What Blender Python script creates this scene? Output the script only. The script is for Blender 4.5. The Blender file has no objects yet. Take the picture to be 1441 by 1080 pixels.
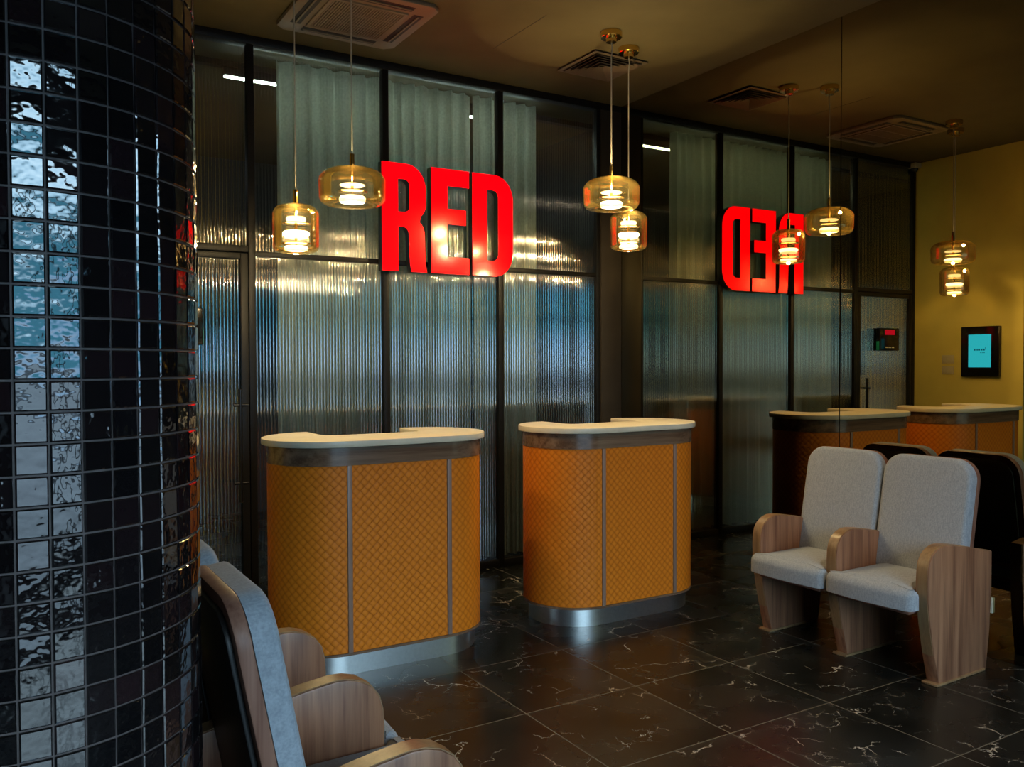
import bpy, bmesh, math, random
from mathutils import Vector, Matrix
random.seed(7)
sc = bpy.context.scene
COL = sc.collection
PI = math.pi

# ------------------------------------------------------------------ helpers
class MB:
    """collects vertices and faces of one mesh; each face may carry a material slot"""
    def __init__(s): s.v = []; s.f = []; s.m = []; s.uv = {}; s.smooth = []
    def add(s, vs, fs, mi=0, sm=False, uvs=None):
        o = len(s.v); s.v += [tuple(p) for p in vs]
        for k, f in enumerate(fs):
            if uvs: s.uv[len(s.f)] = [uvs[i] for i in f]
            s.f.append([i + o for i in f]); s.m.append(mi); s.smooth.append(sm)
        return s
    def box(s, x0, x1, y0, y1, z0, z1, mi=0):
        vs = [(x, y, z) for x in (x0, x1) for y in (y0, y1) for z in (z0, z1)]
        return s.add(vs, [(0,1,3,2),(4,6,7,5),(0,4,5,1),(2,3,7,6),(0,2,6,4),(1,5,7,3)], mi)
    def rbox(s, x0, x1, y0, y1, z0, z1, b, mi=0):
        bm = bmesh.new()
        bmesh.ops.create_cube(bm, size=1)
        for v in bm.verts:
            v.co = Vector(((x0+x1)/2 + v.co.x*(x1-x0), (y0+y1)/2 + v.co.y*(y1-y0), (z0+z1)/2 + v.co.z*(z1-z0)))
        bmesh.ops.bevel(bm, geom=list(bm.edges), offset=b, segments=2, profile=.5, affect='EDGES')
        bm.verts.index_update()
        s.add([v.co[:] for v in bm.verts], [[v.index for v in f.verts] for f in bm.faces], mi, b > .0055)
        bm.free(); return s
    def lathe(s, prof, n=40, c=(0,0,0), mi=0, sm=True, closed=False):
        vs = [(c[0]+r*math.cos(2*PI*k/n), c[1]+r*math.sin(2*PI*k/n), c[2]+z) for r, z in prof for k in range(n)]
        fs = []
        m = len(prof)
        for i in range(m if closed else m-1):
            j = (i+1) % m
            for k in range(n):
                l = (k+1) % n
                fs.append((i*n+k, i*n+l, j*n+l, j*n+k))
        if not closed:
            if prof[0][0] > 1e-6: fs.append(tuple(range(n))[::-1])
            if prof[-1][0] > 1e-6: fs.append(tuple((m-1)*n+k for k in range(n)))
        return s.add(vs, fs, mi, sm)
    def tube(s, pts, r, n=10, mi=0):
        P = [Vector(p) for p in pts]; vs = []; fs = []
        for i, p in enumerate(P):
            d = (P[min(i+1, len(P)-1)] - P[max(i-1, 0)]).normalized()
            a = d.cross(Vector((0,0,1)) if abs(d.z) < .9 else Vector((1,0,0))).normalized(); b = d.cross(a)
            for k in range(n):
                t = 2*PI*k/n; vs.append(p + a*r*math.cos(t) + b*r*math.sin(t))
        for i in range(len(P)-1):
            for k in range(n):
                l = (k+1) % n; fs.append((i*n+k, i*n+l, (i+1)*n+l, (i+1)*n+k))
        fs.append(tuple(range(n))[::-1]); fs.append(tuple((len(P)-1)*n+k for k in range(n)))
        return s.add(vs, fs, mi, True)
    def prism(s, outline, w0, w1, fn, mi=0, bev=0, sm=False):
        """outline (u,v) extruded w0..w1, mapped through fn(u,v,w); bev rounds the rims"""
        n = len(outline)
        if bev:
            loops = [(inset(outline, bev), w0), (inset(outline, bev*.3), w0+bev*.3*(1 if w1 > w0 else -1)), (outline, w0+bev*(1 if w1 > w0 else -1)),
                     (outline, w1-bev*(1 if w1 > w0 else -1)), (inset(outline, bev*.3), w1-bev*.3*(1 if w1 > w0 else -1)), (inset(outline, bev), w1)]
        else: loops = [(outline, w0), (outline, w1)]
        vs = [fn(u, v, w) for lo, w in loops for u, v in lo]; fs = []
        for i in range(len(loops)-1):
            for k in range(n):
                l = (k+1) % n; fs.append((i*n+k, i*n+l, (i+1)*n+l, (i+1)*n+k))
        fs.append(tuple(range(n))[::-1]); fs.append(tuple((len(loops)-1)*n+k for k in range(n)))
        return s.add(vs, fs, mi, sm)
    def build(s, name, mats, parent=None):
        me = bpy.data.meshes.new(name); me.from_pydata(s.v, [], s.f)
        if not isinstance(mats, (list, tuple)): mats = [mats]
        for m in mats: me.materials.append(m)
        me.polygons.foreach_set('material_index', s.m)
        me.polygons.foreach_set('use_smooth', s.smooth)
        if s.uv:
            ul = me.uv_layers.new(name='UVMap')
            for p in me.polygons:
                if p.index in s.uv:
                    for li, uv in zip(p.loop_indices, s.uv[p.index]): ul.data[li].uv = uv
        me.update()
        bm = bmesh.new(); bm.from_mesh(me); bmesh.ops.recalc_face_normals(bm, faces=bm.faces); bm.to_mesh(me); bm.free()
        try: me.set_sharp_from_angle(angle=math.radians(38))
        except Exception: pass
        o = bpy.data.objects.new(name, me); COL.objects.link(o)
        if parent: o.parent = parent
        return o

def inset(poly, d):
    n = len(poly); A = sum(poly[i][0]*poly[(i+1) % n][1]-poly[(i+1) % n][0]*poly[i][1] for i in range(n))
    sg = 1 if A > 0 else -1; out = []
    for i in range(n):
        p0, p1, p2 = Vector(poly[i-1]), Vector(poly[i]), Vector(poly[(i+1) % n])
        a = (p1-p0).normalized() if (p1-p0).length > 1e-9 else Vector((0,0)); b = (p2-p1).normalized() if (p2-p1).length > 1e-9 else a
        na = Vector((-a.y, a.x))*sg; nb = Vector((-b.y, b.x))*sg
        m = na+nb; m = m/max(m.dot(m)/2, .5)  # mitre
        out.append((p1.x+m.x*d, p1.y+m.y*d))
    return out
def arc(cx, cy, r, a0, a1, n): return [(cx+r*math.cos(math.radians(a0+(a1-a0)*k/n)), cy+r*math.sin(math.radians(a0+(a1-a0)*k/n))) for k in range(n+1)]
def empty(name, loc=(0,0,0), rz=0, parent=None):
    o = bpy.data.objects.new(name, None); o.location = loc; o.rotation_euler = (0,0,rz); COL.objects.link(o)
    if parent: o.parent = parent
    return o
def tag(o, label=None, cat=None, group=None, kind=None):
    if label: o['label'] = label
    if cat: o['category'] = cat
    if group: o['group'] = group
    if kind: o['kind'] = kind
    return o
def struct(o): o['kind'] = 'structure'; return o

# ------------------------------------------------------------------ materials
def newmat(name):
    m = bpy.data.materials.new(name); m.use_nodes = True; nt = m.node_tree; nt.nodes.clear()
    out = nt.nodes.new('ShaderNodeOutputMaterial'); return m, nt, out
def N(nt, t, **kw):
    n = nt.nodes.new(t)
    for k, v in kw.items():
        if k in n.inputs: n.inputs[k].default_value = v
        else: setattr(n, k, v)
    return n
def L(nt, a, b): nt.links.new(a, b)
def math_(nt, op, a, b=None, c=None):
    n = nt.nodes.new('ShaderNodeMath'); n.operation = op
    for i, x in enumerate((a, b, c)):
        if x is None: continue
        if isinstance(x, (int, float)): n.inputs[i].default_value = x
        else: nt.links.new(x, n.inputs[i])
    return n.outputs[0]
def ramp(nt, fac, stops):
    n = nt.nodes.new('ShaderNodeValToRGB'); el = n.color_ramp.elements
    while len(el) > 1: el.remove(el[-1])
    el[0].position = stops[0][0]; el[0].color = (*stops[0][1], 1)
    for p, c in stops[1:]: e = el.new(p); e.color = (*c, 1)
    nt.links.new(fac, n.inputs[0]); return n.outputs[0]
def simple(name, col, rough=.5, metal=0, spec=.5, noise=0, nscale=20, bump=0, emis=None, estr=0, coat=0):
    m, nt, out = newmat(name); b = N(nt, 'ShaderNodeBsdfPrincipled')
    b.inputs['Base Color'].default_value = (*col, 1); b.inputs['Roughness'].default_value = rough
    b.inputs['Metallic'].default_value = metal; b.inputs['Specular IOR Level'].default_value = spec
    b.inputs['Coat Weight'].default_value = coat
    if emis: b.inputs['Emission Color'].default_value = (*emis, 1); b.inputs['Emission Strength'].default_value = estr
    tc = N(nt, 'ShaderNodeTexCoord'); nz = N(nt, 'ShaderNodeTexNoise', Scale=nscale, Detail=4.0); L(nt, tc.outputs['Object'], nz.inputs['Vector'])
    if noise:
        c = ramp(nt, nz.outputs['Fac'], [(.3, tuple(x*(1-noise) for x in col)), (.7, tuple(min(1, x*(1+noise)) for x in col))]); L(nt, c, b.inputs['Base Color'])
    if bump:
        bp = N(nt, 'ShaderNodeBump', Strength=bump, Distance=.004); L(nt, nz.outputs['Fac'], bp.inputs['Height']); L(nt, bp.outputs[0], b.inputs['Normal'])
    L(nt, b.outputs[0], out.inputs[0]); return m

def wood(name, c1, c2, axis='Z', rough=.38, scale=1.0, spec=.5):
    m, nt, out = newmat(name); b = N(nt, 'ShaderNodeBsdfPrincipled', Roughness=rough); b.inputs['Specular IOR Level'].default_value = spec
    tc = N(nt, 'ShaderNodeTexCoord'); mp = N(nt, 'ShaderNodeMapping')
    sx = {'Z': (26, 26, 1.1), 'X': (1.1, 26, 26)}[axis]
    mp.inputs['Scale'].default_value = tuple(s*scale for s in sx); L(nt, tc.outputs['Object'], mp.inputs[0])
    n1 = N(nt, 'ShaderNodeTexNoise', Scale=1.0, Detail=6.0, Distortion=.35); L(nt, mp.outputs[0], n1.inputs['Vector'])
    n2 = N(nt, 'ShaderNodeTexNoise', Scale=6.0, Detail=2.0); L(nt, mp.outputs[0], n2.inputs['Vector'])
    f = math_(nt, 'ADD', math_(nt, 'MULTIPLY', n1.outputs['Fac'], .75), math_(nt, 'MULTIPLY', n2.outputs['Fac'], .25))
    c = ramp(nt, f, [(.36, c1), (.5, tuple((p+q)/2 for p, q in zip(c1, c2))), (.66, c2)])
    L(nt, c, b.inputs['Base Color']); bp = N(nt, 'ShaderNodeBump', Strength=.12, Distance=.002); L(nt, f, bp.inputs['Height']); L(nt, bp.outputs[0], b.inputs['Normal'])
    L(nt, b.outputs[0], out.inputs[0]); return m

def fabric(name, c1, c2):
    m, nt, out = newmat(name); b = N(nt, 'ShaderNodeBsdfPrincipled', Roughness=.95); b.inputs['Specular IOR Level'].default_value = .15
    b.inputs['Sheen Weight'].default_value = .15
    tc = N(nt, 'ShaderNodeTexCoord'); mp = N(nt, 'ShaderNodeMapping'); L(nt, tc.outputs['Object'], mp.inputs[0])
    n1 = N(nt, 'ShaderNodeTexNoise', Scale=160.0, Detail=2.0); L(nt, mp.outputs[0], n1.inputs['Vector'])
    mp2 = N(nt, 'ShaderNodeMapping'); mp2.inputs['Scale'].default_value = (1, 6, 1); L(nt, tc.outputs['Object'], mp2.inputs[0])
    n2 = N(nt, 'ShaderNodeTexNoise', Scale=45.0, Detail=4.0); L(nt, mp2.outputs[0], n2.inputs['Vector'])
    f = math_(nt, 'ADD', math_(nt, 'MULTIPLY', n1.outputs['Fac'], .5), math_(nt, 'MULTIPLY', n2.outputs['Fac'], .5))
    L(nt, ramp(nt, f, [(.38, c1), (.62, c2)]), b.inputs['Base Color'])
    bp = N(nt, 'ShaderNodeBump', Strength=.35, Distance=.002); L(nt, f, bp.inputs['Height']); L(nt, bp.outputs[0], b.inputs['Normal'])
    L(nt, b.outputs[0], out.inputs[0]); return m

def leather_weave(name):
    """diagonal woven leather; UV in metres"""
    m, nt, out = newmat(name); b = N(nt, 'ShaderNodeBsdfPrincipled', Roughness=.5); b.inputs['Specular IOR Level'].default_value = .25
    uv = N(nt, 'ShaderNodeUVMap'); sp = N(nt, 'ShaderNodeSeparateXYZ'); L(nt, uv.outputs[0], sp.inputs[0])
    P = 0.043
    a = math_(nt, 'DIVIDE', math_(nt, 'ADD', sp.outputs[0], sp.outputs[1]), P)
    c = math_(nt, 'DIVIDE', math_(nt, 'SUBTRACT', sp.outputs[0], sp.outputs[1]), P)
    sa = math_(nt, 'ABSOLUTE', math_(nt, 'SINE', math_(nt, 'MULTIPLY', a, PI)))
    sb = math_(nt, 'ABSOLUTE', math_(nt, 'SINE', math_(nt, 'MULTIPLY', c, PI)))
    par = math_(nt, 'MODULO', math_(nt, 'ABSOLUTE', math_(nt, 'ADD', math_(nt, 'FLOOR', a), math_(nt, 'FLOOR', c))), 2.0)
    # over-under strands: in even cells the a-strand is on top, in odd cells the c-strand
    h1 = math_(nt, 'MULTIPLY', math_(nt, 'POWER', sa, .5), math_(nt, 'ADD', .55, math_(nt, 'MULTIPLY', sb, .45)))
    h2 = math_(nt, 'MULTIPLY', math_(nt, 'POWER', sb, .5), math_(nt, 'ADD', .55, math_(nt, 'MULTIPLY', sa, .45)))
    h = math_(nt, 'ADD', math_(nt, 'MULTIPLY', h1, math_(nt, 'SUBTRACT', 1.0, par)), math_(nt, 'MULTIPLY', h2, par))
    tc = N(nt, 'ShaderNodeTexCoord'); nz = N(nt, 'ShaderNodeTexNoise', Scale=9.0, Detail=5.0); L(nt, tc.outputs['Object'], nz.inputs['Vector'])
    f = math_(nt, 'MULTIPLY', h, math_(nt, 'ADD', .75, math_(nt, 'MULTIPLY', nz.outputs['Fac'], .5)))
    L(nt, ramp(nt, f, [(.05, (.58, .14, .008)), (.55, (.80, .215, .011)), (1., (.90, .275, .020))]), b.inputs['Base Color'])
    bp = N(nt, 'ShaderNodeBump', Strength=.5, Distance=.004); L(nt, h, bp.inputs['Height']); L(nt, bp.outputs[0], b.inputs['Normal'])
    L(nt, b.outputs[0], out.inputs[0]); return m

def floor_mat():
    m, nt, out = newmat('black_marble_tiles'); b = N(nt, 'ShaderNodeBsdfPrincipled'); b.inputs['Specular IOR Level'].default_value = .38
    tc = N(nt, 'ShaderNodeTexCoord'); sp = N(nt, 'ShaderNodeSeparateXYZ'); L(nt, tc.outputs['Object'], sp.inputs[0])
    T = .61
    u = math_(nt, 'DIVIDE', math_(nt, 'ADD', sp.outputs[0], 1.195+T*20), T); v = math_(nt, 'DIVIDE', math_(nt, 'ADD', sp.outputs[1], 2.42+T*20), T)
    def edge(x):
        fr = math_(nt, 'FRACT', x); return math_(nt, 'MINIMUM', fr, math_(nt, 'SUBTRACT', 1.0, fr))
    e = math_(nt, 'MINIMUM', edge(u), edge(v)); grout = math_(nt, 'LESS_THAN', e, .0042)
    # each tile gets its own offset so veins break at the joints
    cm = N(nt, 'ShaderNodeCombineXYZ'); L(nt, math_(nt, 'FLOOR', u), cm.inputs[0]); L(nt, math_(nt, 'FLOOR', v), cm.inputs[1])
    wn = N(nt, 'ShaderNodeTexWhiteNoise'); wn.noise_dimensions = '2D'; L(nt, cm.outputs[0], wn.inputs['Vector'])
    of = N(nt, 'ShaderNodeVectorMath', operation='SCALE'); of.inputs['Scale'].default_value = 9.0; L(nt, wn.outputs['Color'], of.inputs[0])
    ad = N(nt, 'ShaderNodeVectorMath', operation='ADD'); L(nt, tc.outputs['Object'], ad.inputs[0]); L(nt, of.outputs[0], ad.inputs[1])
    # jagged warp
    w = N(nt, 'ShaderNodeTexNoise', Scale=7.0, Detail=5.0, Roughness=.65); L(nt, ad.outputs[0], w.inputs['Vector'])
    ws = N(nt, 'ShaderNodeVectorMath', operation='SCALE'); ws.inputs['Scale'].default_value = .22; L(nt, w.outputs['Color'], ws.inputs[0])
    a2 = N(nt, 'ShaderNodeVectorMath', operation='ADD'); L(nt, ad.outputs[0], a2.inputs[0]); L(nt, ws.outputs[0], a2.inputs[1])
    def vein(scale, width, mscale, lo, hi):
        vo = N(nt, 'ShaderNodeTexVoronoi', Scale=scale); vo.feature = 'DISTANCE_TO_EDGE'; vo.voronoi_dimensions = '2D'; L(nt, a2.outputs[0], vo.inputs['Vector'])
        mk = N(nt, 'ShaderNodeTexNoise', Scale=mscale, Detail=3.0); L(nt, ad.outputs[0], mk.inputs['Vector'])
        mr = N(nt, 'ShaderNodeMapRange'); mr.inputs['From Min'].default_value = lo; mr.inputs['From Max'].default_value = hi; L(nt, mk.outputs['Fac'], mr.inputs[0])
        wd = math_(nt, 'MULTIPLY', mr.outputs[0], width)
        q = math_(nt, 'SUBTRACT', 1.0, math_(nt, 'DIVIDE', vo.outputs['Distance'], math_(nt, 'ADD', wd, .0005)))
        return math_(nt, 'MULTIPLY', math_(nt, 'MAXIMUM', q, 0.0), math_(nt, 'MINIMUM', math_(nt, 'MULTIPLY', mr.outputs[0], 2.5), 1.0))
    vv = math_(nt, 'MAXIMUM', vein(4.2, .026, 4.2, .52, .68), math_(nt, 'MULTIPLY', vein(9.5, .028, 6.5, .54, .72), .55))
    nz = N(nt, 'ShaderNodeTexNoise', Scale=3.0, Detail=6.0); L(nt, ad.outputs[0], nz.inputs['Vector'])
    base = ramp(nt, nz.outputs['Fac'], [(.35, (.005, .006, .006)), (.7, (.016, .017, .016))])
    mx = N(nt, 'ShaderNodeMix', data_type='RGBA'); L(nt, math_(nt, 'MINIMUM', math_(nt, 'MULTIPLY', vv, 1.4), 1.0), mx.inputs[0]); L(nt, base, mx.inputs[6]); mx.inputs[7].default_value = (.52, .48, .42, 1)
    mg = N(nt, 'ShaderNodeMix', data_type='RGBA'); L(nt, grout, mg.inputs[0]); L(nt, mx.outputs[2], mg.inputs[6]); mg.inputs[7].default_value = (.13, .12, .10, 1)
    L(nt, mg.outputs[2], b.inputs['Base Color'])
    rr = math_(nt, 'ADD', .20, math_(nt, 'MULTIPLY', nz.outputs['Fac'], .14)); rr = math_(nt, 'ADD', rr, math_(nt, 'MULTIPLY', grout, .4)); L(nt, rr, b.inputs['Roughness'])
    bp = N(nt, 'ShaderNodeBump', Strength=.25, Distance=.002, invert=True); L(nt, grout, bp.inputs['Height']); L(nt, bp.outputs[0], b.inputs['Normal'])
    L(nt, b.outputs[0], out.inputs[0]); return m

def glassy(name, tint, edge, refl=.06, rough=.0, blend=.35, rpow=1.0, trans=True, gcol=(1,1,1)):
    """thin clear glass: see-through body plus a mirror-like sheen, more tinted where the wall is seen edge-on"""
    m, nt, out = newmat(name)
    lw = N(nt, 'ShaderNodeLayerWeight', Blend=blend)
    t = N(nt, 'ShaderNodeBsdfTransparent'); mx = N(nt, 'ShaderNodeMix', data_type='RGBA'); L(nt, lw.outputs['Facing'], mx.inputs[0])
    mx.inputs[6].default_value = (*tint, 1); mx.inputs[7].default_value = (*edge, 1); L(nt, mx.outputs[2], t.inputs[0])
    g = N(nt, 'ShaderNodeBsdfGlossy', Roughness=rough); g.inputs['Color'].default_value = (*gcol, 1)
    fr = N(nt, 'ShaderNodeFresnel', IOR=1.5); fac = math_(nt, 'MAXIMUM', math_(nt, 'MINIMUM', math_(nt, 'ADD', math_(nt, 'MULTIPLY', fr.outputs[0], rpow), refl), .92), 0.0)
    ms = N(nt, 'ShaderNodeMixShader'); L(nt, fac, ms.inputs[0]); L(nt, t.outputs[0], ms.inputs[1]); L(nt, g.outputs[0], ms.inputs[2]); L(nt, ms.outputs[0], out.inputs[0])
    return m

def emit(name, col, s):
    m, nt, out = newmat(name); e = N(nt, 'ShaderNodeEmission', Strength=s); e.inputs[0].default_value = (*col, 1); L(nt, e.outputs[0], out.inputs[0]); return m

M = {}
M['ceiling'] = simple('dark_brown_paint', (.125, .105, .052), .75, noise=.10, nscale=3, bump=.1)
M['wall'] = simple('ochre_beige_paint', (.84, .70, .18), .8, noise=.06, nscale=4, bump=.1)
M['dark_wall'] = simple('charcoal_paint', (.03, .028, .028), .7, noise=.1, nscale=4)
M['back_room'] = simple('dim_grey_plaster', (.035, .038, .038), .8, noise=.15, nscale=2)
M['frame'] = simple('black_powder_coat', (.010, .0095, .010), .45, spec=.25, noise=.1, nscale=60)
M['pillar'] = simple('bronze_black_laminate', (.045, .036, .027), .45, spec=.25, noise=.12, nscale=6)
M['flute'] = glassy('fluted_glass', (.96, .98, .97), (.88, .94, .92), refl=.17, rough=.07, rpow=1.3)
M['flute_back'] = glassy('flat_glass_rear', (.97, .99, .98), (.92, .96, .95), refl=-.04, rpow=.6)
M['clear'] = glassy('clear_window_glass', (.95, .98, .97), (.9, .95, .94), refl=.01)
M['amber'] = glassy('amber_glass', (1., .99, .95), (.98, .90, .66), refl=.015, rough=.02, blend=.35, rpow=.75, gcol=(1., .9, .65))
def amber_scatter(m):
    nt = m.node_tree; out = [n for n in nt.nodes if n.type == 'OUTPUT_MATERIAL'][0]; src = out.inputs[0].links[0].from_socket
    d = N(nt, 'ShaderNodeBsdfDiffuse'); t = N(nt, 'ShaderNodeBsdfTranslucent'); d.inputs[0].default_value = (1., .82, .38, 1); t.inputs[0].default_value = (1., .82, .38, 1)
    a = N(nt, 'ShaderNodeMixShader'); L(nt, d.outputs[0], a.inputs[1]); L(nt, t.outputs[0], a.inputs[2])
    b = N(nt, 'ShaderNodeMixShader'); b.inputs[0].default_value = .006; L(nt, src, b.inputs[1]); L(nt, a.outputs[0], b.inputs[2]); L(nt, b.outputs[0], out.inputs[0])
amber_scatter(M['amber'])
M['floor'] = floor_mat()
M['walnut'] = wood('walnut_veneer', (.16, .062, .034), (.41, .195, .105))
M['post'] = wood('walnut_post', (.25, .15, .11), (.42, .27, .21))
M['walnut_band'] = wood('walnut_band', (.12, .065, .038), (.30, .185, .115), 'X', rough=.22)
M['walnut_edge'] = wood('walnut_edge', (.20, .115, .055), (.36, .22, .11), rough=.35)
M['shell'] = wood('walnut_ply_shell', (.17, .07, .045), (.32, .16, .11), rough=.42, spec=.3)
M['black_shell'] = simple('black_back_panel', (.008, .007, .007), .45, noise=.2, nscale=30)
M['fabric'] = fabric('greige_upholstery', (.29, .32, .36), (.40, .435, .485))
M['weave'] = leather_weave('woven_tan_leather')
M['stone'] = simple('cream_worktop', (.90, .82, .64), .28, noise=.05, nscale=14)
M['steel'] = simple('brushed_steel', (.82, .84, .84), .33, metal=1, noise=.05, nscale=80)
M['brass'] = simple('polished_brass', (.85, .58, .18), .16, metal=1, noise=.05, nscale=40)
M['cable'] = simple('grey_textile_cable', (.42, .40, .36), .6, noise=.1, nscale=200)
M['led'] = emit('warm_led_diffuser', (1., .80, .48), 9)
M['led_soft'] = emit('warm_led_ring', (1., .74, .38), 3.2)
M['red'] = simple('lit_red_acrylic', (.5, .0, .0), .14, emis=(1., .0, .002), estr=2.3, coat=.2)
M['letter_side'] = simple('black_letter_return', (.018, .010, .012), .35)
M['ac_white'] = simple('aged_white_plastic', (.22, .17, .12), .45, noise=.06, nscale=10)
M['ac_dark'] = simple('dark_grille', (.02, .018, .016), .5)
M['vent'] = simple('brown_vent_metal', (.15, .12, .09), .45)
M['switch'] = simple('cream_plastic', (.62, .56, .42), .4)
M['screen_frame'] = simple('black_gloss_bezel', (.006, .006, .007), .15)
M['screen'] = emit('cyan_screen', (.02, .42, .75), 2.6)
M['screen_ink'] = emit('dark_cyan_print', (.01, .20, .42), 1.0)
M['led_red'] = emit('red_indicator', (1., .01, .05), .9)
M['print'] = simple('white_print', (.6, .6, .6), .5)
M['green'] = simple('teal_green_reflection', (.01, .35, .27), .4)
M['metal_dark'] = simple('dark_gunmetal', (.03, .03, .032), .3, metal=.8)
M['asphalt'] = simple('pale_paving', (.11, .115, .12), .8, noise=.2, nscale=3)

def mirror_mat():
    m, nt, out = newmat('smoked_bronze_mirror'); g = N(nt, 'ShaderNodeBsdfGlossy', Roughness=.0)
    g.inputs['Color'].default_value = (.42, .36, .22, 1); L(nt, g.outputs[0], out.inputs[0]); return m
M['mirror'] = mirror_mat()

def curtain_mat():
    m, nt, out = newmat('sheer_grey_curtain'); d = N(nt, 'ShaderNodeBsdfDiffuse'); t = N(nt, 'ShaderNodeBsdfTranslucent'); tc = N(nt, 'ShaderNodeTexCoord')
    nz = N(nt, 'ShaderNodeTexNoise', Scale=60.0, Detail=2.0); L(nt, tc.outputs['Object'], nz.inputs['Vector'])
    c = ramp(nt, nz.outputs['Fac'], [(.3, (.52, .57, .48)), (.7, (.64, .69, .59))]); L(nt, c, d.inputs[0]); L(nt, c, t.inputs[0])
    ms = N(nt, 'ShaderNodeMixShader'); ms.inputs[0].default_value = .3; L(nt, d.outputs[0], ms.inputs[1]); L(nt, t.outputs[0], ms.inputs[2])
    L(nt, ms.outputs[0], out.inputs[0]); return m
M['curtain'] = curtain_mat()

def tile_mat():
    """glossy smoked-mirror mosaic; every tile differs a little, the surface is slightly wavy"""
    m, nt, out = newmat('smoked_mirror_mosaic'); b = N(nt, 'ShaderNodeBsdfPrincipled', Roughness=.05, Metallic=.0); b.inputs['IOR'].default_value = 2.0
    tc = N(nt, 'ShaderNodeTexCoord'); uv = N(nt, 'ShaderNodeUVMap')
    wn = N(nt, 'ShaderNodeTexWhiteNoise'); wn.noise_dimensions = '2D'; L(nt, uv.outputs[0], wn.inputs['Vector'])
    L(nt, ramp(nt, wn.outputs['Value'], [(0, (.004, .004, .005)), (.7, (.010, .008, .009)), (1, (.025, .012, .014))]), b.inputs['Base Color'])
    nz = N(nt, 'ShaderNodeTexNoise', Scale=34.0, Detail=2.0); L(nt, tc.outputs['Object'], nz.inputs['Vector'])
    bp = N(nt, 'ShaderNodeBump', Strength=.22, Distance=.006); L(nt, nz.outputs['Fac'], bp.inputs['Height']); L(nt, bp.outputs[0], b.inputs['Normal'])
    L(nt, b.outputs[0], out.inputs[0]); return m
M['mosaic'] = tile_mat()
M['grout'] = simple('grey_grout', (.13, .10, .095), .6, noise=.2, nscale=60)

# ------------------------------------------------------------------ room shell
H = 3.6; WL = -3.912; REAR = -8.0; XL = -5.3; YM = -5.4
struct(MB().box(XL, 3.0, REAR-.2, 3.5, -.08, 0).build('floor', M['floor']))
struct(MB().box(XL, 3.0, REAR-.2, 3.5, H, H+.1).build('ceiling', M['ceiling']))
# ochre wall on the left of the glass front, returning to the outer left wall
struct(MB().box(WL-.15, WL, -1.14, 0.06, 0, H).build('wall_left', M['wall']))
struct(MB().box(XL, WL-.15, -1.14, -1.0, 0, H).build('wall_return', M['dark_wall']))
struct(MB().box(XL-.12, XL, REAR, -1.0, 0, H).build('wall_side', M['dark_wall']))
struct(MB().box(.012, .2, YM, 0, 0, H).build('wall_right', M['dark_wall']))
struct(MB().box(.2, 3.0, YM-.15, YM, 0, H).build('wall_alcove', M['dark_wall']))
struct(MB().box(3.0, 3.12, REAR, YM, 0, H).build('wall_far_right', M['dark_wall']))
# room behind the fluted glass
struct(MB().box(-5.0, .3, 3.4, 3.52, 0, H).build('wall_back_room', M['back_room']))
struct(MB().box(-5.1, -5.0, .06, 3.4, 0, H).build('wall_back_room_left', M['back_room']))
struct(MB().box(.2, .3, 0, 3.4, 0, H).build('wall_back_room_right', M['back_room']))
# rear shop front with tall glazing, behind the photographer
mb = MB(); mb.box(XL, -4.75, REAR-.15, REAR, 0, H); mb.box(-.9, 3.0, REAR-.15, REAR, 0, H); mb.box(-4.75, -.9, REAR-.15, REAR, 2.95, H); mb.box(-4.75, -.9, REAR-.15, REAR, 0, .12)
struct(mb.build('wall_rear', M['dark_wall']))
wf = struct(empty('window_5', (0, REAR, 0)))
mb = MB()
for x in (-4.72, -3.5, -2.2, -.93): mb.box(x-.03, x+.03, -.10, -.03, .12, 2.95)
mb.box(-4.75, -.9, -.10, -.03, .12, .18); mb.box(-4.75, -.9, -.10, -.03, 2.88, 2.95); mb.box(-4.75, -.9, -.10, -.03, 2.28, 2.33)
mb.build('window_frame', M['frame'], wf)
struct(MB().box(-30, 30, -40, REAR-.2, -.12, -.04).build('street_ground', M['asphalt']))

# mirror panels on the right wall
def mirror(y0, y1, label):
    o = MB().box(.0, .012, y0, y1, .002, H-.003).build('wall_mirror', M['mirror']); tag(o, label, 'mirror', 'smoked mirror panels on the right wall'); return o
mirror(-2.143, -.004, 'floor-to-ceiling smoked mirror panel beside the glass wall corner, left of the mirror joint')
mirror(YM, -2.149, 'floor-to-ceiling smoked mirror panel behind the pair of upholstered seats, right of the mirror joint')

# ------------------------------------------------------------------ fluted glass front
PP = .2084; WW = .9163; HR = 2.23; FT = 3.545
X1 = -(PP+WW); X2 = -(PP+2*WW); X3 = -2.958
def pane(x0, x1, z0, z1, parent, pitch=.0215, nm='pane'):
    n = max(2, round((x1-x0)/pitch)); p = (x1-x0)/n; prof = []
    for k in range(n):
        for j in range(5):
            t = j/5; prof.append((x0+(k+t)*p, -.0035*math.sin(PI*t)**.8 if j else 0.0))
    prof.append((x1, 0.0))
    vs = []; fs = []; q = len(prof)
    for z in (z0, z1): vs += [(x, y-.004, z) for x, y in prof]
    for k in range(q-1): fs.append((k, k+1, q+k+1, q+k))
    b = len(vs); vs += [(x0, .005, z0), (x1, .005, z0), (x1, .005, z1), (x0, .005, z1)]
    m = MB().add(vs, fs, 0, False); m.add(vs[b:], [(0, 1, 2, 3)], 1, False)
    return m.build(nm, [M['flute'], M['flute_back']], parent)
bays = [(X1, -PP), (X2, X1), (X3, X2)]
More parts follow.
